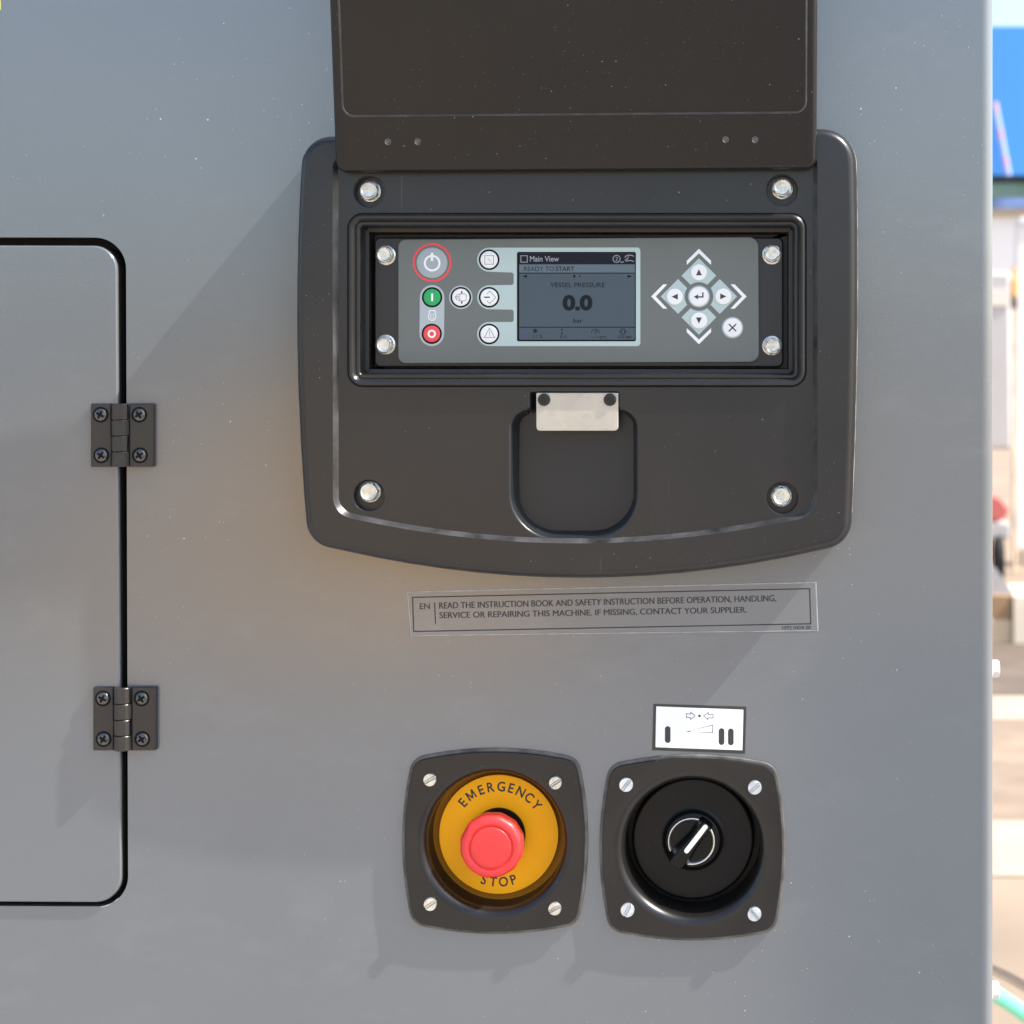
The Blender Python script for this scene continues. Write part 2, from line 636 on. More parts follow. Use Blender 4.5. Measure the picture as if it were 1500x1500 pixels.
def slot_screw(name, px, py, zr, z, parent, ang, r=9.6, mats=None):
    k = S * (1 - zr / D)
    mb = MB()
    c = W(px, py, z, zr)
    mb.lathe(c, [(r * k, 0), (r * k, .0008)], 40, 'Y', 0, False, True)
    g = .85
    for s in (1, -1):
        arc = []
        a0 = math.asin(g / r)
        for i in range(21):
            a = a0 + (pi - 2 * a0) * i / 20
            x, y = r * cos(a), s * r * sin(a)
            arc.append((px + x * cos(ang) - y * sin(ang), py + x * sin(ang) + y * cos(ang)))
        mb.loft_px(arc, [(0, z + .0008), (0, z + .0019), (.6, z + .0024), (1.6, z + .0026)], zr, False, True)
    return mb.build(name, mats or M['zinc'], parent, smooth=30)


def cross_screw(name, px, py, zr, z, parent, ang, r=9.0, scale_h=1.0):
    k = S * (1 - zr / D)
    mb = MB()
    c = W(px, py, z, zr)
    mb.lathe(c, [(r * 1.30 * k, 0), (r * 1.30 * k, .00005)], 36, 'Y', 0, False, True)
    for f in mb.bm.faces:
        f.material_index = 1
    mb.mi = 0
    mb.lathe(c, [(r * k, .0001), (r * k, .0004), (r * .93 * k, .0008), (r * .75 * k, .0012), (r * .45 * k, .0015), (r * .15 * k, .0016)], 36, 'Y', 0, False, True)
    mb.mi = 1
    for q in range(2):
        a = ang + q * pi / 2
        L_ = r * .68
        p0, p1 = (px - L_ * cos(a), py - L_ * sin(a)), (px + L_ * cos(a), py + L_ * sin(a))
        pts = []
        for i in range(9):
            t = -1 + 2 * i / 8
            pts.append((px + L_ * t * cos(a), py + L_ * t * sin(a), abs(t)))
        nx, ny = -sin(a), cos(a)
        l_, r_ = [], []
        for x, y, t in pts:
            w = 2.3 * (1 - .4 * t)
            zz = z + .00168 + .00006 - .00042 * t * t + q * 1e-5
            l_.append(mb.bm.verts.new(W(x + nx * w, y + ny * w, zz, zr)))
            r_.append(mb.bm.verts.new(W(x - nx * w, y - ny * w, zz, zr)))
        for i in range(8):
            mb.face([l_[i], l_[i + 1], r_[i + 1], r_[i]])
    return mb.build(name, [M['hinge_screw'], M['gap']], parent, smooth=40)


# ---- hinges (parts of the cabinet)
def make_hinge(ox, oy):
    hz, th = .0046, .0019
    mb = MB()
    z0 = th
    h = bpy.data.objects.new('hinge', None)
    COL.objects.link(h)
    h.parent = cabinet
    h.empty_display_size = .02
    H = lambda pts: [(ox + x, oy + y) for x, y in pts]
    # left leaf, fixed to the door, carries knuckles one and three; right leaf the others
    yk = [0.5, 24.0, 47.3, 70.5, 93.0]
    left = H(round_poly([(0, 0, 2), (30, 0, 0), (30, yk[1], 0), (30.4, yk[1] + .6, 0), (30.4, yk[2] - .6, 0), (31, yk[2], 0), (31, yk[3], 0), (30.4, yk[3] + .6, 0), (30.4, 93, 0), (0, 93, 2)], 4))
    right = H(round_poly([(56.6, 0, 0), (92, 0, 2), (92, 93, 2), (56.6, 93, 0)], 4))
    zc = [(0, th), (0, hz - .0009), (.8, hz - .0003), (2.2, hz)]
    mb = MB(); mb.loft_px(left, zc, hz, False, True); mb.build('leaf', M['hinge'], h, smooth=35)
    mb = MB(); mb.loft_px(right, [(0, .0001)] + zc[1:], hz, False, True); mb.build('leaf', M['hinge'], h, smooth=35)
    # knuckles: eight-sided barrel pieces
    def knuckle(ya, yb_, l, r):
        mb = MB()
        cs = [(l, .0030), (l, hz), (32.0, .0062), (35.0, .0078), (39.5, .0088), (45.5, .0088), (50.5, .0080), (54.5, .0060), (r, hz), (r, .0030)]
        loops = []
        for y, e in ((ya, .9), (ya + 1.0, 0), (yb_ - 1.0, 0), (yb_, .9)):
            mx = 43.0
            loops.append([W(ox + (mx + (x - mx) * (1 - .02 * e)), oy + y, z - .0004 * e, hz) for x, z in cs])
        mb.loft(loops, True, True)
        mb.build('knuckle', M['hinge'], h, smooth=25)
    knuckle(yk[0], yk[1] - .4, 31.2, 54.2)
    knuckle(yk[1] + .4, yk[2] - .4, 33.0, 56.4)
    knuckle(yk[2] + .4, yk[3] - .4, 31.2, 54.2)
    knuckle(yk[3] + .4, yk[4] - .5, 33.0, 56.4)
    for x, y, a in ((15, 16.5, .6), (71.5, 16.5, 1.2), (16, 76, .5), (72.5, 76, 1.25)):
        cross_screw('screw', ox + x, oy + y, hz, hz + .00004, h, a + random.uniform(-.3, .3))
    return h


hinge = make_hinge(132.5, 591)
hinge2 = dup(hinge, cabinet, Vector((3.4 * S, 0, -414 * S)))

# ---- bolts on the cabinet's right side
for py in (978, 1449):
    p = W(XR, py + 1.5, -.020, -.020)
    hex_bolt('side_bolt', 0, 0, 0, 0, cabinet, rf=17, mats=M['side_zinc'], rot=.2, axis='X', c=Vector((W(XR, 0).x - .0003, .020, p.z)))

# ================================================================== control console
con = thing('control_console', W(845, 848, 0), 'black moulded control console with a raised lid and a recess for the display', 'control console')
ZB, ZI = .027, .0235       # bezel rim and inner plate


def qside(x0, y0, xm, ym, x1, y1, n=8):
    """parabola through three points, without its ends"""
    out = []
    cx, cy = 2 * xm - (x0 + x1) / 2, 2 * ym - (y0 + y1) / 2
    for i in range(1, n):
        t = i / n
        out.append(((1 - t) ** 2 * x0 + 2 * t * (1 - t) * cx + t * t * x1, (1 - t) ** 2 * y0 + 2 * t * (1 - t) * cy + t * t * y1, 0))
    return out


bez = [(443, 199, 46)] + [(847, 190, 0)] + [(1254, 187, 52)] + qside(1254, 187, 1257, 480, 1247, 797) + [(1247, 797, 44)]
bez += [(x, 848 - 3.3e-4 * (x - 850) ** 2, 0) for x in range(1200, 500, -50)]
bez += [(450, 797, 44)] + qside(450, 797, 434, 500, 443, 199)
bez = round_poly(bez, 12)
inn = [(491, 232, 14), (1197, 228, 14), (1197.5, 480, 0), (1197, 755, 36)]
inn += [(x, 794.5 - 3.4e-4 * (x - 845) ** 2, 0) for x in range(1140, 530, -40)]
inn += [(491.5, 752, 32)]
inn = round_poly(inn, 10)

mb = MB()
mb.loft_px(bez, [(2, .0001), (0, .0105), (.5, .016), (2, .0205), (4.5, .0237), (8, .0260), (12, .0269), (15, ZB)], .02, False, False)
mb.holed(inset(bez, 15), [inn], ZB, .02)
mb.bm.verts.ensure_lookup_table()
inn2 = inset(inn, 1.2)
bezel = mb.build('bezel', M['plastic'], con, smooth=32)
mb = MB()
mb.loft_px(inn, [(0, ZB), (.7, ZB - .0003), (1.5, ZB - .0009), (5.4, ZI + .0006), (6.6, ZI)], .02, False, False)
mb.build('inner_lip', M['scuffed'], bezel, smooth=32)  # the lip's highlight is put into a lighter, scuffed colour

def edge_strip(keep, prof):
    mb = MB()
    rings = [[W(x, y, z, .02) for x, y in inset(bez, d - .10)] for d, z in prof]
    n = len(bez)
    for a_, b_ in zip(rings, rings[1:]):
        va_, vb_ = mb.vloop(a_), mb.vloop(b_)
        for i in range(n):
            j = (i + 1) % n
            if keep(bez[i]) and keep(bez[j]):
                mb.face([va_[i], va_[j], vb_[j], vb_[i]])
    mb.build('worn_edge', M['edge_wear'], bezel, smooth=60)  # bright edge highlight put into a pale, mottled worn colour


bez_dense = []
for i in range(len(bez)):
    a_, b_ = bez[i], bez[(i + 1) % len(bez)]
    m_ = max(1, int(hypot(b_[0] - a_[0], b_[1] - a_[1]) / 12))
    bez_dense += [(a_[0] + (b_[0] - a_[0]) * k / m_, a_[1] + (b_[1] - a_[1]) * k / m_) for k in range(m_)]
bez = bez_dense
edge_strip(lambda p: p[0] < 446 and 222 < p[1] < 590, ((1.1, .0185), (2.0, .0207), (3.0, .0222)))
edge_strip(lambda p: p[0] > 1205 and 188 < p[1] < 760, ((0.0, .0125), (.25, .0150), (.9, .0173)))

ZP = ZI - .0175            # pocket floor
rim_o = rrect(510.5, 312.5, 1181.5, 567, 23, 10)
pocket = round_poly([(777, 574, 1.5), (907, 574, 1.5), (907, 599.5, 5), (933.6, 599.5, 30), (934, 788, 66), (749, 788, 66), (749, 599.5, 30), (777, 599.5, 5)], 9)
bolt_pos = [(542.5, 281.5), (1145.5, 279.5), (542, 725.5), (1146, 729)]
bolt_hole_r = 22.5
mb = MB()
plate_o = inset(inn, 6.6)
holes = [rim_o, inset(pocket, -2.8)] + [circle(x, y, bolt_hole_r + 1.6, 48) for x, y in bolt_pos]
mb.holed(plate_o, holes, ZI, .02)
# raised bead round the display and the stepped well behind it
mb.loft_px(rim_o, [(0, ZI), (.8, ZI - .0004), (1.4, ZI + .0002), (3, ZI + .0019), (5.5, ZI + .0027), (8, ZI + .0024), (10.5, ZI + .0012), (12, ZI + .0002), (12.8, ZI - .0004),
                   (13.6, ZI), (17, ZI), (18.5, ZI - .0008), (19, ZI - .004)], .02, False, False)
for x, y in bolt_pos:
    mb.loft_px(circle(x, y, bolt_hole_r + 1.6, 48), [(0, ZI), (.6, ZI - .0001), (1.4, ZI - .0006), (1.7, ZI - .002), (2.2, ZI - .0065)], .02, False, True)
mb.build('fascia', M['plastic'], con, smooth=30)

mb = MB()
mb.loft_px(rim_o, [(19, ZI - .004), (20.5, ZI - .012), (26, ZI - .0122), (27.5, -.002)], .02, False, True)
mb.build('display_well', M['recess'], con, smooth=30)

mb = MB()
mb.loft_px(inset(pocket, -1.6), [(-1.2, ZI), (0, ZI - .0001), (1.6, ZI - .0006), (2.9, ZI - .0016), (3.7, ZI - .0034), (8.2, ZP + .0012), (8.8, ZP + .0003), (9.6, ZP)], .02, False, True)
mb.build('finger_pocket', M['pocket'], con, smooth=35)

for i, (x, y) in enumerate(((541, 279.5), (1146, 275.5), (541, 720.5), (1144.5, 727))):
    hex_bolt('bolt', x, y, ZI - .003, ZI - .0064, con, rf=17.0, rot=random.uniform(0, 1))

# latch plate
lz = ZI + .0003
lp = round_poly([(785.5, 575.5, 1.5), (905.5, 575.5, 1.5), (905.5, 631, 5.5), (785.5, 631, 5.5)], 3)
mb = MB()
mb.loft_px(lp, [(0, lz - .0016), (0, lz - .0003), (.8, lz)], lz, True, True)
latch = mb.build('latch_plate', M['nickel'], con, smooth=40)
for x, y in ((797, 585.5), (893.5, 585.5)):
    k = S
    mb = MB()
    mb.lathe(W(x, y, lz, lz), [(9 * k, 0), (9 * k, .0005), (8.2 * k, .0011), (6.6 * k, .0013), (4.6 * k, .0013), (4.3 * k, .0003), (0.4 * k, .0003)], 40, 'Y', 0, False, True)
    mb.build('screw', M['black_steel'], latch, smooth=35)

# the lid, swung up and leaning outward
TILT = radians(9.0)
hinge_pt = W(845, 248, .034)


def lid_map(px, py, w):
    """point on the lid: pixels of a lid seen at its foot's depth, w metres in front of its face"""
    p = W(px, py, .034)
    h = (p.z - hinge_pt.z) / cos(TILT) if False else (p.z - hinge_pt.z)
    return Vector((p.x, hinge_pt.y - h * sin(TILT) - w * cos(TILT), hinge_pt.z + h * cos(TILT) - w * sin(TILT)))


lid_o = round_poly([(490, -290, 20), (1196.5, -290, 20), (1196.5, 248.5, 17), (490, 253.5, 17)], 8)
mb = MB()
loops = []
for d, w in ((8, -.011), (2.5, -.0105), (0.8, -.009), (0, -.0065), (.3, -.0042), (1.6, -.0020), (4.0, -.0006), (7.5, 0)):
    loops.append([lid_map(x, y, w) for x, y in inset(lid_o, d)])
mb.loft(loops, True, False)
bead = round_poly([(505, -275, 18), (1180, -275, 18), (1180, 165.5, 16), (505, 171, 16)], 8)
# face between edge and bead, the thin raised bead, and the field inside it
vo = mb.vloop(loops[-1])
bl = []
for d, w in ((-1.8, 0), (-.9, .00045), (0, .00060), (.9, .00045), (1.8, -.0001)):
    bl.append([lid_map(x, y, w) for x, y in inset(bead, d)])
vb = [mb.vloop(l) for l in bl]
edges = []
for v in (vo, vb[0]):
    for i in range(len(v)):
        edges.append(mb.bm.edges.new((v[i - 1], v[i])))
bmesh.ops.triangle_fill(mb.bm, edges=edges, use_beauty=True)
mb.face(mb.vloop(bl[-1]))
lid = mb.build('lid', M['lid'], con, smooth=32)
mb = MB()
mb.loft(bl)
mb.build('raised_line', M['scuffed_line'], lid, smooth=60)
for x, y in ((569.5, 208), (613, 208), (1063, 205), (1106, 205)):
    mb = MB()
    loops = []
    for r, w in ((5.2, 0.00002), (4.9, .0004), (4.0, .0005), (3.3, .0002), (2.6, -.0000), (1.6, .0003)):
        loops.append([lid_map(a_, b_, w + .00003) for a_, b_ in circle(x, y, r, 24)])
    mb.loft(loops, False, True)
    mb.build('rivet', M['rivet'], lid, smooth=50)
# hinge lugs that carry the lid, hidden behind its foot
for x in (600, 1085):
    mb = MB()
    a_, b_ = W(x - 30, 244, ZI), W(x + 30, 228, ZI)
    mb.box((a_.x, -.030, a_.z), (b_.x, -ZI + .0005, b_.z))
    mb.build('hinge_lug', M['lid'], con, bevel=.001)

# ================================================================== controller with its display
ctl = thing('display_controller', W(847, 540, -.002), 'flat olive grey controller with a small display and round keys, set into the console', 'controller')
ZH, ZF = .0075, .0098
mb = MB()
mb.loft_px(rrect(548, 347.5, 1147.5, 538, 9), [(0, -.0015), (0, ZH - .0014), (1.0, ZH - .0004), (2.8, ZH)], ZH, False, True)
mb.build('housing', M['housing'], ctl, smooth=40)
mb = MB()
face_o = round_poly([(583, 350.5, 11), (1111, 347, 14), (1112, 530.5, 14), (583, 532.5, 11)], 7)
mb.loft_px(face_o, [(0, ZH - .0005), (0, ZF - .0007), (.5, ZF - .0002), (1.6, ZF)], ZF, False, True)
mb.build('face_plate', M['face'], ctl, smooth=40)
for x, y, r_ in ((563, 373, .1), (562.5, 505, .5), (1131, 372, .9), (1131, 506.5, .4)):
    hex_bolt('bolt', x, y, ZH + .005, ZH - .0002, ctl, rf=15.2, rot=r_)

z = ZF + .00003
# light teal surround of the display with its three lobes
t = []
def arc(cx, cy, r, a0, a1, n=16):
    return [(cx + r * cos(radians(a0 + (a1 - a0) * k / n)), cy + r * sin(radians(a0 + (a1 - a0) * k / n))) for k in range(n + 1)]
R_ = 17.6
t += [(932, 362.5)] + arc(933, 367.5, 5, -90, 0, 5) + arc(933, 502, 5, 0, 90, 5)
t += arc(716.5, 489.3, R_, 90, 270)
t += arc(749, 468.2, 3.5, 90, 0, 4) + arc(749, 457, 3.5, 0, -90, 4)
t += arc(716.5, 435.5, R_, 90, 270)
t += arc(749, 414, 3.5, 90, 0, 4) + arc(749, 402.6, 3.5, 0, -90, 4)
t += arc(716.5, 380.4, R_, 90, 270)
mb = MB(); mb.flat(t, z); mb.build('display_surround', M['print_teal'], ctl)
mb = MB(); mb.flat(capsule(633, 435.5, 632.5, 489, 18), z); mb.build('key_field', M['print_grey'], ctl)
mb = MB(); mb.flat(circle(675, 435.5, 17.2), z); mb.build('key_field', M['print_grey'], ctl)
mb = MB(); mb.ringflat(633, 384.5, 25.4, 28.6, z); mb.build('power_ring', M['print_red'], ctl)

# arrow fields and chevrons
CX, CY = 1023.8, 434.3
def rot4(p, q):
    c, s_ = (1, 0, -1, 0)[q], (0, 1, 0, -1)[q]
    return [(CX + x * c - y * s_, CY + x * s_ + y * c) for x, y in p]
up = [(0, -56), (25.5, -30.5), (12.2, -17.2)]
up += [(21.1 * sin(radians(a)), -21.1 * cos(radians(a))) for a in (35, 24, 12, 0, -12, -24, -35)]
up += [(-12.2, -17.2), (-25.5, -30.5)]
chev = [(0, -70), (17.8, -52.3), (17.8, -46.3), (0, -63.2), (-17.8, -46.3), (-17.8, -52.3)]
for q in range(4):
    mb = MB(); mb.flat(rot4(up, q), z); mb.build('arrow_field', M['print_teal'], ctl)
    mb = MB(); mb.flat(rot4(chev, q), z); mb.build('chevron', M['print_white'], ctl)


def key(name, x, y, r, m, ring=True, ring_m=None, rr=None, h=.0008):
    mb = MB()
    c = W(x, y, ZF, ZF)
    k = S * (1 - ZF / D)
    if ring:
        mb.mi = 1
        mb.lathe(c, [((rr or r + 2.6) * k, .00006), ((r - .3) * k, .00007)], 48, 'Y', 0, False, False)
        mb.mi = 0
    mb.lathe(c, [(r * k, .00004), (r * k, h * .55), (r * .95 * k, h * .85), (r * .86 * k, h), (r * .4 * k, h * 1.06)], 48, 'Y', 0, False, True)
    return mb.build(name, [m, ring_m or M['gap']], ctl, smooth=50), ZF + h * 1.08 + .00002


def symbol(par, m, fn):
    mb = MB()
    fn(mb)
    return mb.build('symbol', m, par, smooth=60, weld=False)


k_, zz = key('power_key', 633, 385, 22.6, M['key_grey'], ring=False)
def f(mb, zz=zz):
    mb.ringflat(633, 385.5, 9.2, 12.2, zz)
    mb.flat([(630.9, 370.2), (634.7, 370.2), (634.7, 382.2), (630.9, 382.2)], zz + .00002)
symbol(k_, M['print_white'], f)
k_, zz = key('start_key', 633, 435.5, 12.3, M['key_green'])
symbol(k_, M['print_white'], lambda mb: mb.flat(capsule(633, 430.8, 633, 440.2, 1.4, 6), zz))
k_, zz = key('stop_key', 632.5, 489, 12.3, M['key_red'])
symbol(k_, M['print_white'], lambda mb: mb.ringflat(632.5, 489, 3.4, 6.1, zz))
# engine symbol between start and stop
mb = MB()
zq = z + .00012
mb.stroke(arc(633, 463.5, 5.6, -50, 230, 22), 1.3, zq)
mb.stroke([(628.9, 459.6), (628.9, 455), (637.3, 455), (637.3, 459.6)], 1.3, zq)
mb.stroke(arc(633, 463.5, 2.7, 0, 340, 14), .9, zq)
mb.build('symbol', M['print_white'], ctl, weld=False)  # engine
k_, zz = key('load_key', 675, 435.5, 12.6, M['key_white'])
def f(mb, zz=zz):
    mb.stroke([(672, 430.5), (681, 430.5), (683, 432), (683, 439), (681, 440.7), (672, 440.7)], .9, zz)
    mb.stroke([(666, 434.2), (673.5, 434.2), (673.5, 432.2)], .9, zz)
    mb.stroke([(666, 436.6), (673.5, 436.6), (673.5, 439)], .9, zz)
    mb.stroke(arc(672, 435.5, 4.3, 60, 300, 10), .8, zz)
symbol(k_, M['print_grey_line'], f)
def f(mb, zz=zz):
    mb.flat([(675.4, 426.5), (677.4, 426.5), (677.4, 430.0), (675.4, 430.0)], zz)
    mb.flat([(675.4, 441.4), (677.4, 441.4), (677.4, 444.8), (675.4, 444.8)], zz)
symbol(k_, M['print_black'], f)
k_, zz = key('view_key', 716.5, 380.4, 12.6, M['key_white'])
def f(mb, zz=zz):
    mb.stroke([(710.2, 374.3), (723, 374.3), (723, 387), (710.2, 387)], 1.0, zz, True)
    mb.stroke([(714, 378), (719.5, 383.6)], .7, zz)
symbol(k_, M['print_grey_line'], f)
k_, zz = key('enter_menu_key', 716.5, 435.5, 12.6, M['key_white'])
def f(mb, zz=zz):
    mb.stroke([(713.2, 430.8), (717.4, 426.4), (726.2, 435.5), (717.4, 444.6), (713.2, 440.2)], .9, zz)
symbol(k_, M['print_grey_line'], f)
symbol(k_, M['print_black'], lambda mb: mb.flat([(709.2, 434.5), (717.6, 434.5), (717.6, 436.3), (709.2, 436.3)], zz))
k_, zz = key('alarm_key', 716.5, 489.3, 12.6, M['key_white'])
def f(mb, zz=zz):
    mb.stroke([(717, 480.8), (724.8, 494.4), (709.4, 494.4)], 1.0, zz, True)
    mb.flat([(716.5, 485.5), (717.6, 485.5), (717.4, 490.3), (716.7, 490.3)], zz)
    mb.flat([(716.5, 491.2), (717.6, 491.2), (717.6, 492.3), (716.5, 492.3)], zz)
symbol(k_, M['print_grey_line'], f)
tri = [(0, -4.6), (4.3, 4.6), (-4.3, 4.6)]
for q, (x, y) in enumerate(((CX, 398.7), (1059.6, 434.2), (CX, 469.6), (988.3, 434.6))):
    k_, zz = key('arrow_key', x, y, 12.1, M['key_white'], ring=False)
    c, s_ = (1, 0, -1, 0)[q], (0, 1, 0, -1)[q]
    pts = [(x + a * c - b * s_, y + a * s_ + b * c) for a, b in tri]
    symbol(k_, M['sticker_black'], lambda mb: mb.flat(pts, zz))
k_, zz = key('enter_key', CX, CY, 14.2, M['key_white'], ring=False)
def f(mb, zz=zz):
    mb.flat([(1016.2, 434.9), (1022.6, 431.2), (1022.6, 438.6)], zz)
    mb.stroke([(1022, 434.9), (1029.6, 434.9), (1029.6, 428.2)], 2.0, zz)
symbol(k_, M['sticker_black'], f)
mb = MB(); mb.ringflat(CX, CY, 14.0, 16.0, ZF + .00006); mb.build('key_ring', M['print_grey'], ctl)
k_, zz = key('cancel_key', 1073, 480, 13.8, M['key_white'], ring_m=M['print_grey'], rr=15.6)
def f(mb, zz=zz):
    mb.stroke([(1067.6, 474.6), (1078.4, 485.4)], 1.9, zz)
    mb.stroke([(1078.4, 474.6), (1067.6, 485.4)], 1.9, zz + .00003)
symbol(k_, M['sticker_black'], f)

# ---- display
mb = MB()
z1 = ZF + .00012
mb.flat(rrect(757.3, 369, 931.5, 500, 2.5, 3), z1)
disp = mb.build('display', M['gap'], ctl)
def dpart(name, m, fn, dz):
    mb = MB()
    fn(mb, z1 + dz)
    return mb.build(name, m, disp, weld=False)
dpart('screen', M['screen'], lambda mb, z: mb.flat([(760.6, 371), (930, 371), (930, 497.6), (760.6, 497.6)], z), .00004)
dpart('title_bar', M['screen_dark'], lambda mb, z: mb.flat([(760.8, 371.2), (929.8, 371.2), (929.8, 387.2), (760.8, 387.2)], z), .00008)
dpart('status_bar', M['screen_band'], lambda mb, z: mb.flat([(760.8, 387.4), (929.8, 387.4), (929.8, 399), (760.8, 399)], z), .00008)
def f(mb, z):
    mb.stroke(circle(903.2, 379.2, 5.2, 24), 1.1, z, True)
    mb.text('2', 903.3, 382.0, 5.6, z, align='C')
    mb.stroke([(908.5, 383.9), (914, 383.9)], 1.3, z)
    mb.stroke([(915.5, 377.5), (917, 374.8), (920, 373.8), (926, 374.0), (928.5, 375.6)], 1.3, z)
    mb.stroke([(920.5, 375.6), (919.5, 378.8), (916.0, 381.0), (917.2, 382.4), (924, 381.4), (928.5, 383.2)], 1.2, z)
dpart('tool_icon', M['screen_white'], f, .00012)
dpart('title_lettering', M['screen_white'], lambda mb, z: mb.text('Main View', 776.2, 383.0, 8.0, z, width=42.5, bold=.012), .00012)
dpart('view_icon', M['screen_white'], lambda mb, z: mb.stroke([(763, 374.6), (772.4, 374.6), (772.4, 384.0), (763, 384.0)], 1.1, z, True), .00012)
dpart('status_lettering', M['screen_faint'], lambda mb, z: mb.text('READY TO', 767.5, 397.0, 6.6, z, width=44), .00012)
def f(mb, z):
    mb.text('START', 813.8, 397.0, 6.6, z, width=27.5, bold=.012)
    mb.stroke([(760.8, 400.2), (929.8, 400.2)], 1.1, z)
    mb.stroke([(760.8, 479.3), (929.8, 479.3)], 1.2, z)
    mb.flat([(765, 404.8), (772, 402.6), (772, 407.2)], z)
    mb.flat([(926.5, 404.8), (919, 402.6), (919, 407.2)], z)
    mb.flat(circle(841.2, 404.6, 2.0, 16), z)
    mb.text('VESSEL PRESSURE', 846, 420.6, 6.6, z, width=80, align='C')
    mb.text('0.0', 846, 453.4, 21.2, z, width=44, align='C', bold=.05)
    mb.text('bar', 846.5, 472.6, 6.3, z, width=13.5, align='C')
dpart('reading', M['screen_ink'], f, .00012)
dpart('page_dot', M['screen_faint'], lambda mb, z: mb.flat(circle(849, 404.6, 1.3, 12), z), .00012)
def f(mb, z):
    0 and mb.flat(circle(849, 404.6, 1.3, 12), z)
    # fuel pump, hourglass, gauge and vessel pictograms with their readings
    mb.flat([(781.4, 482), (786, 482), (786, 487.4), (781.4, 487.4)], z)
    mb.stroke([(786, 484), (787.6, 484), (787.6, 487)], .7, z)
    mb.text('11 %', 781, 495.2, 4.4, z, width=14)
    mb.flat([(820.8, 482), (825.4, 482), (823.1, 484.6)], z)
    mb.flat([(820.8, 489), (825.4, 489), (823.1, 486.2)], z)
    mb.text('0 h', 820.5, 495.2, 4.4, z, width=9)
    mb.stroke(arc(872, 488.2, 5.8, 180, 360, 12), 1.0, z)
    mb.stroke([(871.4, 488.4), (874.2, 484.6)], 1.3, z)
    mb.text('---- rpm', 864.5, 495.2, 4.4, z, width=23.5)
    mb.stroke([(910.2, 482), (915, 482), (915, 489), (910.2, 489)], .9, z, True)
    mb.flat([(906, 485.5), (909, 484), (909, 487)], z)
    mb.flat([(919, 485.5), (916, 484), (916, 487)], z)
    mb.text('0.0 bar', 906, 495.2, 4.4, z, width=20)
dpart('status_icons', M['screen_faint'], f, .00012)
dpart('menu_icon', M['screen_blue'], lambda mb, z: [mb.flat([(766, y), (774, y), (774, y + 1.8), (766, y + 1.8)], z) for y in (482, 485.2, 488.4, 491.6)], .00012)

# ================================================================== emergency stop
ZS = .0038
def switch_base(th, cx, cy, cup_m, zfloor, hr=100.0):
    gz = .0018
    o = bulge(cx=cx, cy=cy, h=136.5)
    mb = MB()
    mb.loft_px(o, [(0, .0001), (0, gz - .0006), (.6, gz - .0002), (1.8, gz), (6, gz)], ZS, False, False)
    mb.build('gasket', M['rubber'], th, smooth=40)
    po = inset(o, 4.6)
    hole = circle(cx, cy, hr, 96)
    mb = MB()
    mb.loft_px(po, [(0, gz - .0006), (0, ZS - .0008), (.7, ZS - .0002), (2.0, ZS)], ZS, False, False)
    lip = inset(hole, -15.0)
    mb.holed(inset(po, 2.0), [lip], ZS, ZS)
    # rolled lip going down into the cup
    pr = [(15 * sin(a), ZS - .0075 * (1 - cos(a))) for a in [k * pi / 2 / 7 for k in range(8)]]
    pr += [(15.2, zfloor)]
    mb.loft_px(lip, pr, ZS, False, False)
    mb.build('plate', M['switch'], th, smooth=40)
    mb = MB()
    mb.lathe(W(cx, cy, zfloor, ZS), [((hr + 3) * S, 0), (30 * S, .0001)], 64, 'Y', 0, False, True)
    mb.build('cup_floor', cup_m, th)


est = thing('emergency_stop', W(724.5, 1368, 0), 'red mushroom push button over a yellow EMERGENCY STOP disc in a square black plate', 'emergency stop')
switch_base(est, 724.5, 1233.5, M['amber'], -.0205)
for x, y, a in ((629.5, 1142.5, -.5), (813.5, 1147, -.6), (630, 1325, -.6), (812.5, 1331.5, -.5)):
    slot_screw('screw', x, y, ZS + .002, ZS + .0001, est, a)
ZD = -.0135
dc = W(730.5, 1222.3, ZD, ZD)
kd = S * (1 - ZD / D)
mb = MB()
mb.lathe(dc, [(70 * kd, -.0075), (70 * kd, -.0032), (87.2 * kd, -.0030), (87.6 * kd, -.0024), (87.6 * kd, -.0004), (87.0 * kd, 0), (30 * kd, .00002)], 96, 'Y', 0, False, True)
disc = mb.build('legend_disc', M['yellow'], est, smooth=40)
mb = MB()
word = 'EMERGENCY'
angs = [-48.3, -35.2, -21.6, -9.6, 3.0, 15.2, 27.4, 39.8, 52.2]
for ch, a in zip(word, angs):
    ar = radians(a)
    x, y = 730.5 + 63.5 * sin(ar), 1222.3 - 63.5 * cos(ar)
    if ch == 'M':
        for sg in (((-5.2, 0), (-5.2, -13.8)), ((5.2, 0), (5.2, -13.8)), ((-4.9, -13.6), (0, -2.0)), ((4.9, -13.6), (0, -2.0))):
            mb.stroke([(x + u * cos(ar) - v * sin(ar), y + u * sin(ar) + v * cos(ar)) for u, v in sg], 2.3, ZD + .00006)
    else:
        mb.text(ch, x, y, 13.8, ZD + .00006, ang=ar, align='C', xs=.9, bold=.020)
mb.build('lettering', M['ink'], disc, weld=False)
mb = MB()
for ch, a in zip('STOP', (18.0, 6.6, -5.8, -18.2)):
    ar = radians(a)
    x, y = 730.5 - 76.2 * sin(ar), 1222.3 + 76.2 * cos(ar)
    if ch == 'M':
        for sg in (((-5.2, 0), (-5.2, -13.8)), ((5.2, 0), (5.2, -13.8)), ((-4.9, -13.6), (0, -2.0)), ((4.9, -13.6), (0, -2.0))):
            mb.stroke([(x + u * cos(ar) - v * sin(ar), y + u * sin(ar) + v * cos(ar)) for u, v in sg], 2.3, ZD + .00006)
    else:
        mb.text(ch, x, y, 13.8, ZD + .00006, ang=ar, align='C', xs=.9, bold=.020)
mb.build('lettering', M['ink'], disc, weld=False)
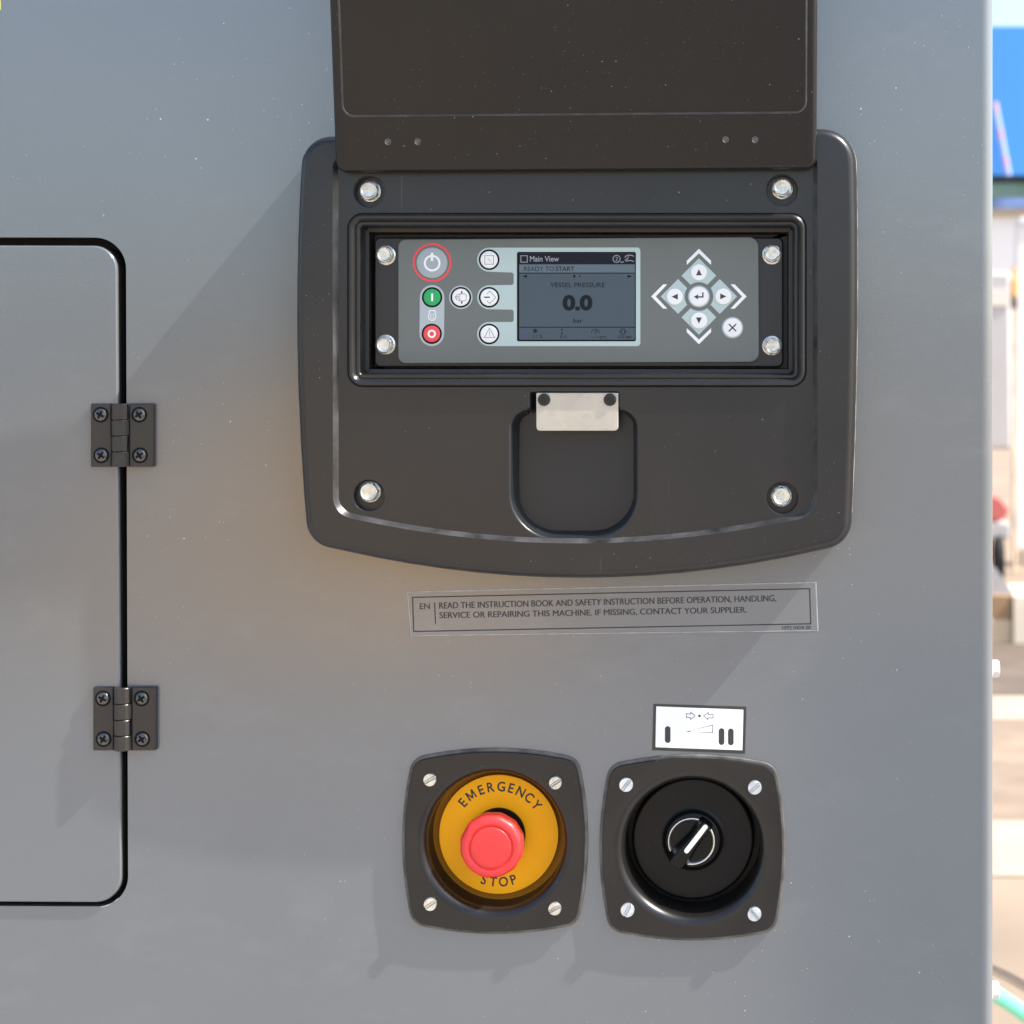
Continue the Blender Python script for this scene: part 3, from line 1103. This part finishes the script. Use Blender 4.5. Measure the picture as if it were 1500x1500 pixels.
mb = MB()
mb.lathe(dc, [(39.5 * kd, .00005), (39.5 * kd, .0016), (30 * kd, .0016), (24 * kd, .0018), (24 * kd, .012)], 64, 'Y', 0, False, True)
mb.build('collar', M['knob'], est, smooth=40)
ZM = .0068
mc = W(718.8, 1241.6, ZM, ZM)
km = S * (1 - ZM / D)
mc0 = Vector((dc.x, mc.y, dc.z))
mc = Vector((mc.x, mc.y, mc.z))


def scallop(r, h, a):
    e = max(0.0, min(1.0, (-.0005 - h) / .002))
    return r * (1 - .022 * e * (.5 + .5 * cos(12 * a)))


mb = MB()
R = 47 * km
mb.lathe(mc, [(R * .55, -.019), (R * .60, -.0135), (R * .96, -.0125), (R, -.0112), (R * 1.005, -.0065), (R * .995, -.0040), (R * .96, -.0016), (R * .90, -.0003), (R * .82, .0003), (R * .735, .0004),
              (R * .70, .0000), (R * .685, -.0006), (R * .645, -.0007), (R * .63, .0003), (R * .60, .0007), (R * .40, .0009), (R * .12, .0010)], 120, 'Y', 0, True, True, rmod=lambda r, h, a: scallop(r, h, a))
mb.build('mushroom_button', M['red'], est, smooth=50)

# ================================================================== selector switch
sel = thing('selector_switch', W(1014, 1380, 0), 'black rotary selector knob with a white pointer in a square black plate', 'selector switch')
switch_base(sel, 1014, 1243, M['knob'], -.030)
for x, y, a in ((917, 1150, -.9), (1105.5, 1154, -.75), (919, 1333.5, -1.1), (1105, 1339.5, .9)):
    slot_screw('screw', x, y, ZS + .002, ZS + .0001, sel, a, r=10.2, mats=M['zinc_blue'])
ZC = -.0165
cc = W(1015.2, 1229, ZC, ZC)
kc = S * (1 - ZC / D)
mb = MB()
mb.lathe(cc, [(89.5 * kc, -.013), (90 * kc, -.0035), (89.6 * kc, -.0016), (88 * kc, -.0004), (85 * kc, 0), (50 * kc, .0002), (46 * kc, .0006), (42.5 * kc, .0016), (40.5 * kc, .0034), (38.5 * kc, .0042), (36 * kc, .0044), (20 * kc, .0044)], 96, 'Y', 0, False, True)
mb.build('cap', M['knob'], sel, smooth=45)
ZK = ZC + .0046
kk = W(1013, 1232, ZK, ZK)
ks = S * (1 - ZK / D)
HA = atan2(1266 - 1203, 989 - 1036)      # the handle's line
ha = atan2(-(1203 - 1262), 1036 - 990)
mb = MB()
mb.lathe(kk, [(35 * ks, -.0004), (35 * ks, .0009), (34.2 * ks, .0015), (33 * ks, .0016), (30.6 * ks, .0009), (30.2 * ks, .0001)], 72, 'Y', 0, False, False)
mb.build('ring', M['silver'], sel, smooth=60)
mb = MB()
mb.lathe(kk, [(30.2 * ks, -.0003), (30.0 * ks, .0006), (28.5 * ks, .0010), (12 * ks, .0008)], 64, 'Y', 0, False, True)
mb.build('hub', M['knob'], sel, smooth=45)


def hl(u, v, h):
    """handle frame: u along the pointer (up right), v across; pixels"""
    ux, uy = cos(ha), -sin(ha)
    x = 1013 + u * ux - v * uy * -1 * -1
    y = 1232 + u * uy + v * ux
    return W(1013 + u * ux - v * uy, 1232 + u * uy + v * ux, ZK + h, ZK)


def handle_loop(s, h, ln=1.0):
    pts = []
    prof = [(40, 3.5), (38.5, 6.5), (30, 8.2), (10, 7.2), (-12, 9.0), (-28, 10.8), (-38.5, 10.5), (-41, 7.5)]
    for u, v in prof:
        pts.append((u * ln, -v * s))
    for u, v in reversed(prof):
        pts.append((u * ln, v * s))
    return [hl(u, v, h) for u, v in pts]


mb = MB()
mb.loft([handle_loop(1.55, .0009), handle_loop(1.25, .0030), handle_loop(1.05, .0065, .99), handle_loop(1.0, .0100, .97), handle_loop(.90, .0108, .95), handle_loop(.75, .0111, .93)], False, True)
hd = mb.build('handle', M['knob'], sel, smooth=40)
mb = MB()
loops = []
for h, s in ((.0108, 1.0), (.0114, 1.0), (.0116, .8)):
    o = capsule(-10, 0, 34, 0, 3.5 * s, 8)
    loops.append([hl(u, v, h) for u, v in o])
mb.loft(loops, False, True)
mb.loft([[hl(36.0, v, h) for v, h in ((-3.4, .0108), (3.4, .0108), (3.4, .0116), (-3.4, .0116))], [hl(39.8, v, h) for v, h in ((-3, .0030), (3, .0030), (3, .0036), (-3, .0036))]], True, True)
mb.build('pointer', M['sticker_white'], hd, smooth=40)

# ================================================================== stickers
st = thing('instruction_sticker', W(898, 930, 0), 'long clear instruction sticker with two lines of black print under the console', 'sticker')
sq = [(596.5, 866.5), (1195.5, 852.5), (1198.5, 924.5), (602.5, 932)]
mb = MB()
mb.loft_px(sq, [(0, .00002), (0, .00012)], 0, False, True)
mb.build('film', M['film'], st)
mb = MB()
for i, w in ((0, 1.4), (1, 2.0), (2, 1.0), (3, 1.2)):
    p, q = sq[i], sq[(i + 1) % 4]
    pts = [(p[0] + (q[0] - p[0]) * t / 20 , p[1] + (q[1] - p[1]) * t / 20) for t in range(21)]
    cxm, cym = 898, 893
    pts = [(x + (cxm - x) * .001, y + (2 if y < cym else -2) * (i in (0, 2)) * .4) for x, y in pts]
    mb.stroke(pts, w, .00014)
mb.build('worn_edge', M['film_edge'], st, weld=False)
mb = MB()
zt_ = .00015
mb.stroke([(604.3, 875.0), (1186, 862.3), (1187.6, 913.7), (606, 925)], 1.7, zt_, True)
mb.stroke([(636.6, 882.2), (638, 914)], 1.6, zt_)
ang = math.atan2(881.4 - 893.3, 493)
mb.text('EN', 614.8, 892.2, 8.2, zt_, width=15, bold=.010, ang=ang)
for dx in (0, .55):
    mb.text('READ THE INSTRUCTION BOOK AND SAFETY INSTRUCTION BEFORE OPERATION, HANDLING,', 643.3 + dx, 891.6, 9.0, zt_, width=493.5, ang=math.atan2(880.6 - 891.6, 493))
    mb.text('SERVICE OR REPAIRING THIS MACHINE. IF MISSING, CONTACT YOUR SUPPLIER.', 643.6 + dx, 905.6, 8.6, zt_, width=450, ang=math.atan2(897.4 - 905.6, 450))
mb.text('1092 0424 00', 1145.5, 922.0, 5.0, zt_, width=42.5, bold=.012, ang=-.012)
mb.build('lettering', M['ink'], st, weld=False)

ps = thing('selector_sticker', W(1024, 1104, 0), 'small white pictogram sticker with a black border above the selector switch', 'sticker')
mb = MB()
bq = [(957.3, 1031), (1093.3, 1035.2), (1091.3, 1104), (955.3, 1098.8)]
mb.loft_px(bq, [(0, .00002), (0, .00025)], 0, False, True)
mb.build('border', M['sticker_black'], ps)
def lin(u, v):   # crop pixels -> photograph pixels
    return (940 + u * 170 / 1500, 1020 + v * 90 / 794)
mb = MB()
wq = round_poly([(*lin(188, 130), .8), (*lin(1315, 172), .8), (*lin(1302, 698), .8), (*lin(178, 658), .8)], 3)
mb.flat(wq, .00028)
mb.build('white_field', M['sticker_white'], ps)
mb = MB()
zs = .00032
for x, y0, y1 in ((336, 422, 566), (1032, 448, 592), (1152, 452, 596)):
    (xa, ya), (xb, yb_) = lin(x, y0), lin(x, y1)
    mb.flat(capsule(xa, ya, xb, yb_, 4.1), zs)
mb.stroke([lin(*p) for p in ((578, 225), (635, 228), (635, 206), (692, 252), (632, 298), (632, 274), (578, 272))], .9, zs, True)
mb.stroke([lin(*p) for p in ((922, 235), (860, 231), (860, 208), (800, 252), (855, 300), (855, 278), (922, 280))], .9, zs, True)
mb.flat(circle(*lin(747, 252), 2.0, 20), zs)
mb.stroke([lin(*p) for p in ((572, 456), (920, 370), (917, 470))], .9, zs, True)
mb.flat([lin(*p) for p in ((572, 456), (640, 438), (620, 458))], zs)
mb.build('pictogram', M['sticker_black'], ps, weld=False)

ys = MB()
ys.loft_px([(-90, -120), (1.2, -120), (1.2, 14.5), (-90, 14.5)], [(0, .00002), (0, .0002)], 0, False, True)
yo = ys.build('yellow_sticker', M['sticker_yellow'])
tag(yo, 'sliver of a yellow sticker at the very top left corner of the cabinet', 'sticker')

# ================================================================== the yard behind
def ground_mat():
    m = mat('dirt_ground', (.27, .205, .145), .9, mottle=.22, mottle_scale=1.1, bump=.4, bump_scale=14)
    return m


g = MB()
n = 24
g.face(g.vloop([(-300, -300, 0), (300, -300, 0), (300, 300, 0), (-300, 300, 0)]))
tag(g.build('ground', ground_mat()), kind='structure')


def gy(py):
    """where a pixel row meets the ground"""
    return CAM_Z * (D / S) / (py - VY) - D


def at(px, py, d):
    """world point seen at pixel (px,py) at distance d from the camera"""
    k = S / D * d
    return Vector((CAM_X + (px - VX) * k, d - D, CAM_Z - (py - VY) * k))


sunlit_tone = mat('pale_concrete', (.38, .32, .235), .85, mottle=.12, mottle_scale=2.5, bump=.3, bump_scale=40)  # sunlit bands of the ground, put into the colour
shaded_tone = mat('damp_soil', (.125, .092, .066), .9, mottle=.3, mottle_scale=3, bump=.5, bump_scale=20)  # cast shade on the ground, put into the colour
for nm, y0, y1, m in (('concrete_strip', gy(1055), gy(1021), sunlit_tone), ('concrete_strip', gy(1284), gy(1204), sunlit_tone), ('soil_strip', gy(1018), gy(930), shaded_tone),
                      ('soil_strip', gy(1202), gy(1057), mat('dry_soil', (.25, .185, .13), .9, mottle=.25, mottle_scale=4, bump=.5, bump_scale=20))):  # lighter shaded band, its shade also put into the colour
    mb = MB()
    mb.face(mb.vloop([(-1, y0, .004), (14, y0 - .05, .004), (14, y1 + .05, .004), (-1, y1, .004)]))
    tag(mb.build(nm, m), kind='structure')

mb = MB()
mb.face(mb.vloop([(-9, -7.0, .004), (9, -7.0, .004), (9, 1.6, .004), (-9, 1.6, .004)]))
tag(mb.build('concrete_apron', mat('warm_concrete', (.35, .315, .275), .9, mottle=.2, mottle_scale=3, bump=.5, bump_scale=60)), kind='structure')  # unseen apron, added bright to bounce warm light onto the cabinet
mb = MB()
mb = MB()
mb.face(mb.vloop([(.25, -9.5, .008), (7, -9.5, .008), (7, -1.9, .008), (.25, -1.9, .008)]))
tag(mb.build('asphalt_strip', mat('dark_asphalt', (.135, .132, .13), .9, mottle=.25, mottle_scale=2.2, bump=.5, bump_scale=60)), kind='structure')  # unseen dark strip, added so the face's right side reflects darker
mb = MB()
hc = Vector((-2.72, -9.4, 0))  # heap added out of view to reflect a warm patch into the paint
loops = []
for i in range(13):
    t = i / 12
    loops.append([hc + Vector(((1.75 * (1 - t) + .02) * cos(a) * (1 + .07 * sin(3 * a + 5 * t) + .04 * sin(7 * a)), (1.75 * (1 - t) + .02) * sin(a) * (1 + .07 * cos(2 * a)), 1.8 * (t - .18 * t * t * t) + .015 * sin(9 * a + 20 * t))) for a in [2 * pi * k / 48 for k in range(48)]])
mb.loft(loops, True, True)
tag(mb.build('sand_heap', mat('orange_sand', (.74, .43, .12), .95, mottle=.15, mottle_scale=6, bump=.5, bump_scale=40), smooth=60), 'heap of orange sand behind the photographer, mirrored as a warm patch in the grey paint', 'sand heap')

# warehouse: white wall, tan sill, window band, blue fascia
wd = 42.0
wh = thing('warehouse', (at(1480, 600, wd).x, wd - D, 0), 'blurred warehouse with a bright blue upper facade over a white wall', 'building')
zf0, zf1 = at(0, 258, wd).z, at(0, 42, wd).z
zt0, zw0 = at(0, 316, wd).z, at(0, 306, wd).z
x0, x1 = at(1380, 0, wd).x, at(2300, 0, wd).x
ywd = wd - D
mb = MB(); mb.box((x0, ywd, 0), (x1, ywd + 14, zt0)); mb.build('wall', mat('white_render', (.85, .83, .80), .8), wh)
mb = MB(); mb.box((x0, ywd - .15, zt0 + .002), (x1, ywd + 14, zw0)); mb.build('sill', mat('tan_sill', (.42, .34, .24), .8), wh)
mb = MB(); mb.box((x0, ywd + .1, zw0 + .002), (x1, ywd + 14, at(0, 288, wd).z)); mb.build('window_band', mat('blue_glazing', (.26, .36, .62), .5, mottle=.55, mottle_scale=1.6), wh)
mb = MB(); mb.box((x0, ywd + .05, at(0, 288, wd).z + .002), (x1, ywd + 14, at(0, 268, wd).z)); mb.build('green_band', mat('green_band', (.20, .33, .27), .7, mottle=.35, mottle_scale=1.1), wh)
mb = MB(); mb.box((x0, ywd + .25, at(0, 268, wd).z + .002), (x1, ywd + 14, zf0 - .002)); mb.build('soffit', mat('dark_soffit', (.12, .12, .12), .8), wh)
mb = MB(); mb.box((x0, ywd - .3, zf0), (x1, ywd + 14, zf1)); mb.build('fascia', mat('blue_cladding', (.06, .30, .80), .5), wh)

# leaning red and white boom in front of the facade
bd = 41.5
p0, p1 = at(1456.5, 150, bd), at(1477, 257, bd)
foot = p1
bm_ = thing('striped_boom', foot, 'thin leaning red and white striped boom in front of the blue facade', 'boom')
nseg = 8
for i in range(nseg):
    a_ = foot.lerp(p0, i / nseg)
    b_ = foot.lerp(p0, (i + 1) / nseg - .001)
    mb = MB(); mb.tube([a_, b_], .07, 10)
    mb.build('boom_section', mat('boom_red', (.62, .40, .52), .6) if i % 3 == 1 else mat('boom_white', (.42, .50, .85), .6), bm_)

# orange post with a dark joint, standing by a pale container
od = 13.0
pp = at(1485.5, 0, od)
po = thing('orange_post', (pp.x, pp.y, 0), 'slim orange post with a dark joint beside the pale container', 'post')
zj0, zj1 = at(0, 452, od).z, at(0, 434, od).z
ztop = at(0, 392, od).z
mo = mat('orange_paint', (.80, .42, .12), .6)
mb = MB(); mb.lathe((pp.x, pp.y, 0), [(.016, 0), (.016, zj0)], 14, 'Z', 0, True, True); mb.build('shaft', mat('pale_orange_paint', (.74, .56, .40), .6, mottle=.4, mottle_scale=4), po)
mb = MB(); mb.lathe((pp.x, pp.y, zj0), [(.026, .001), (.026, zj1 - zj0 - .001)], 14, 'Z', 0, True, True); mb.build('joint', mat('dark_joint', (.12, .10, .09), .6), po)
mb = MB(); mb.lathe((pp.x, pp.y, zj1), [(.028, 0), (.028, (ztop - zj1) * .55), (.02, (ztop - zj1) * .6), (.014, ztop - zj1)], 14, 'Z', 0, True, True); mb.build('top_section', mo, po)

# pale container (left of the post) and white van (right of it)
ca, cb = at(1400, 398, 15.0), at(1482, 660, 15.0)
ct = thing('pale_container', (cb.x - .8, 14.2, 0), 'pale grey site container standing behind the orange post', 'container')
mb = MB()
mb.box((cb.x - 2.2, 13.8, .78), (cb.x, 16.2, ca.z))
cbody = mb.build('body', mat('pale_container_paint', (.56, .53, .51), .7, mottle=.06, mottle_scale=2), ct, bevel=.03)
mb = MB(); mb.box((cb.x - 2.2, 13.785, at(0, 448, 15).z), (cb.x - .02, 13.798, at(0, 425, 15).z)); mb.build('stripe', mat('cream_stripe', (.80, .72, .62), .7), ct)
for xx in (cb.x - 2.0, cb.x - .4):
    mb = MB(); mb.box((xx, 13.9, 0), (xx + .2, 16.1, .779)); mb.build('support', mat('grey_support', (.22, .21, .21), .8), ct)

vd = 13.4
va = at(1488.5, 560, vd)
vn = thing('white_pillar', (va.x + .3, va.y + .2, 0), 'white rendered gate pillar cut by the right edge of the photo', 'pillar')
mb = MB(); mb.box((va.x, va.y, .12), (va.x + .7, va.y + .10, at(0, 330, vd).z)); mb.build('shaft', mat('white_pillar_render', (.84, .80, .76), .8), vn, bevel=.012)
mb = MB(); mb.box((va.x - .008, va.y - .02, 0), (va.x + .75, va.y + .2, .119)); mb.build('plinth', mat('pillar_plinth', (.45, .36, .27), .8), vn, bevel=.006)
mb = MB(); mb.box((va.x + .02, va.y - .02, at(0, 330, vd).z + .001), (va.x + .74, va.y + .2, at(0, 318, vd).z)); mb.build('cap', mat('pillar_cap', (.75, .73, .70), .8), vn, bevel=.006)

# red cart with a black wheel, below the container
cd = 12.2
rc = at(1462, 745, cd)
cr = thing('red_cart', (rc.x - .2, rc.y, 0), 'small red cart with a grey tray and black wheels left of the white pillar', 'cart')
mb = MB()
pts = [at(1440, 722, cd), at(1466, 730, cd), at(1479, 748, cd), at(1470, 762, cd), at(1440, 764, cd)]
a_ = mb.vloop(pts); b_ = mb.vloop([p + Vector((0, .5, 0)) for p in pts]); mb.bridge(a_, b_); mb.face(a_); mb.face(list(reversed(b_)))
mb.build('hood', mat('red_enamel', (.55, .13, .11), .6), cr, bevel=.01)
mb = MB(); q0, q1 = at(1420, 766, cd), at(1486, 790, cd); mb.box((q0.x, q0.y, q1.z), (q1.x - .03, q0.y + .6, q0.z)); mb.build('tray', mat('grey_tray', (.46, .44, .42), .6), cr, bevel=.01)
for xx in (1420, 1458):
    w_ = at(xx, 0, cd)
    mb = MB(); mb.lathe((w_.x, w_.y + .05, .17), [(.10, 0), (.17, .006), (.17, .05), (.10, .056)], 28, 'X', 0, True, True)
    mb.build('wheel', mat('cart_tyre', (.015, .015, .015), .8), cr)
mb = MB(); w_ = at(1436, 0, cd); mb.box((w_.x - .5, w_.y + .05, .16), (w_.x + .08, w_.y + .5, q1.z - .001)); mb.build('chassis', mat('dark_chassis', (.04, .04, .04), .7), cr)

# timber beside the cabinet: two pale planks on brown bearers and a leaning grey board
wood_p = mat('pale_timber', (.62, .47, .30), .75, mottle=.12, mottle_scale=6)
wood_b = mat('brown_timber', (.38, .235, .12), .8, mottle=.15, mottle_scale=6)
wood_g = mat('grey_board', (.44, .42, .41), .8, mottle=.1, mottle_scale=6)
td = 9.6
tz = lambda py, d=td: at(0, py, d).z
xa = lambda px, d=td: at(px, 0, d).x
stk = 'timber stacked beside the cabinet'
mb = MB(); mb.box((xa(1380), td - D, .001), (xa(1483), td - D + .9, tz(908)))
tag(mb.build('timber_beam', wood_p, bevel=.004), 'pale timber beam lowest in the stack, left of the cream block', 'beam')
mb = MB(); mb.box((xa(1380), td - D + .01, tz(908) + .001), (xa(1482), td - D + .85, tz(872)))
tag(mb.build('timber_beam', wood_b, bevel=.004), 'brown timber beam lying on the pale beam, under the grey board', 'beam')
mb = MB(); mb.box((xa(1484), td - D - .02, .001), (xa(1600), td - D + .5, tz(872)))
tag(mb.build('timber_block', mat('cream_timber', (.80, .68, .52), .75, mottle=.08, mottle_scale=6), bevel=.004), 'cream timber block at the right edge of the photo, beside the stacked beams', 'block')
mb = MB()
pts = [at(1380, 871.7, td + .05), at(1488, 871.7, td + .05), at(1458, 832, td + .05), at(1400, 832, td + .05)]
a_ = mb.vloop(pts); b_ = mb.vloop([p + Vector((0, .03, 0)) for p in pts]); mb.bridge(a_, b_); mb.face(a_); mb.face(list(reversed(b_)))
tag(mb.build('board', wood_g), 'grey board standing slanted on top of the brown beam', 'board')

# thin cable and green hose close to the cabinet
cab = []
for i in range(25):
    t = i / 24
    px, py = 1420 + 140 * t, 1413 + 30 * t + 48 * t * t
    y = gy(py)
    k = S / D * (y + D)
    cab.append(Vector((CAM_X + (px - VX) * k, y, .010)))
mb = MB(); mb.tube(cab, .0045, 10)
tag(mb.build('cable', mat('grey_cable', (.12, .10, .09), .6)), 'thin dark cable lying on the ground beside the green hose', 'cable')
hs = []
hd_ = 2.6
for i in range(25):
    t = i / 24
    hs.append(at(1425 + 120 * t, 1438 + 62 * t + 20 * t * t, hd_ + .25 * t))
mb = MB(); mb.tube(hs, .0115, 14)
tag(mb.build('hose', mat('green_hose', (.16, .80, .52), .35)), 'translucent green hose running out past the lower side bolt', 'hose')
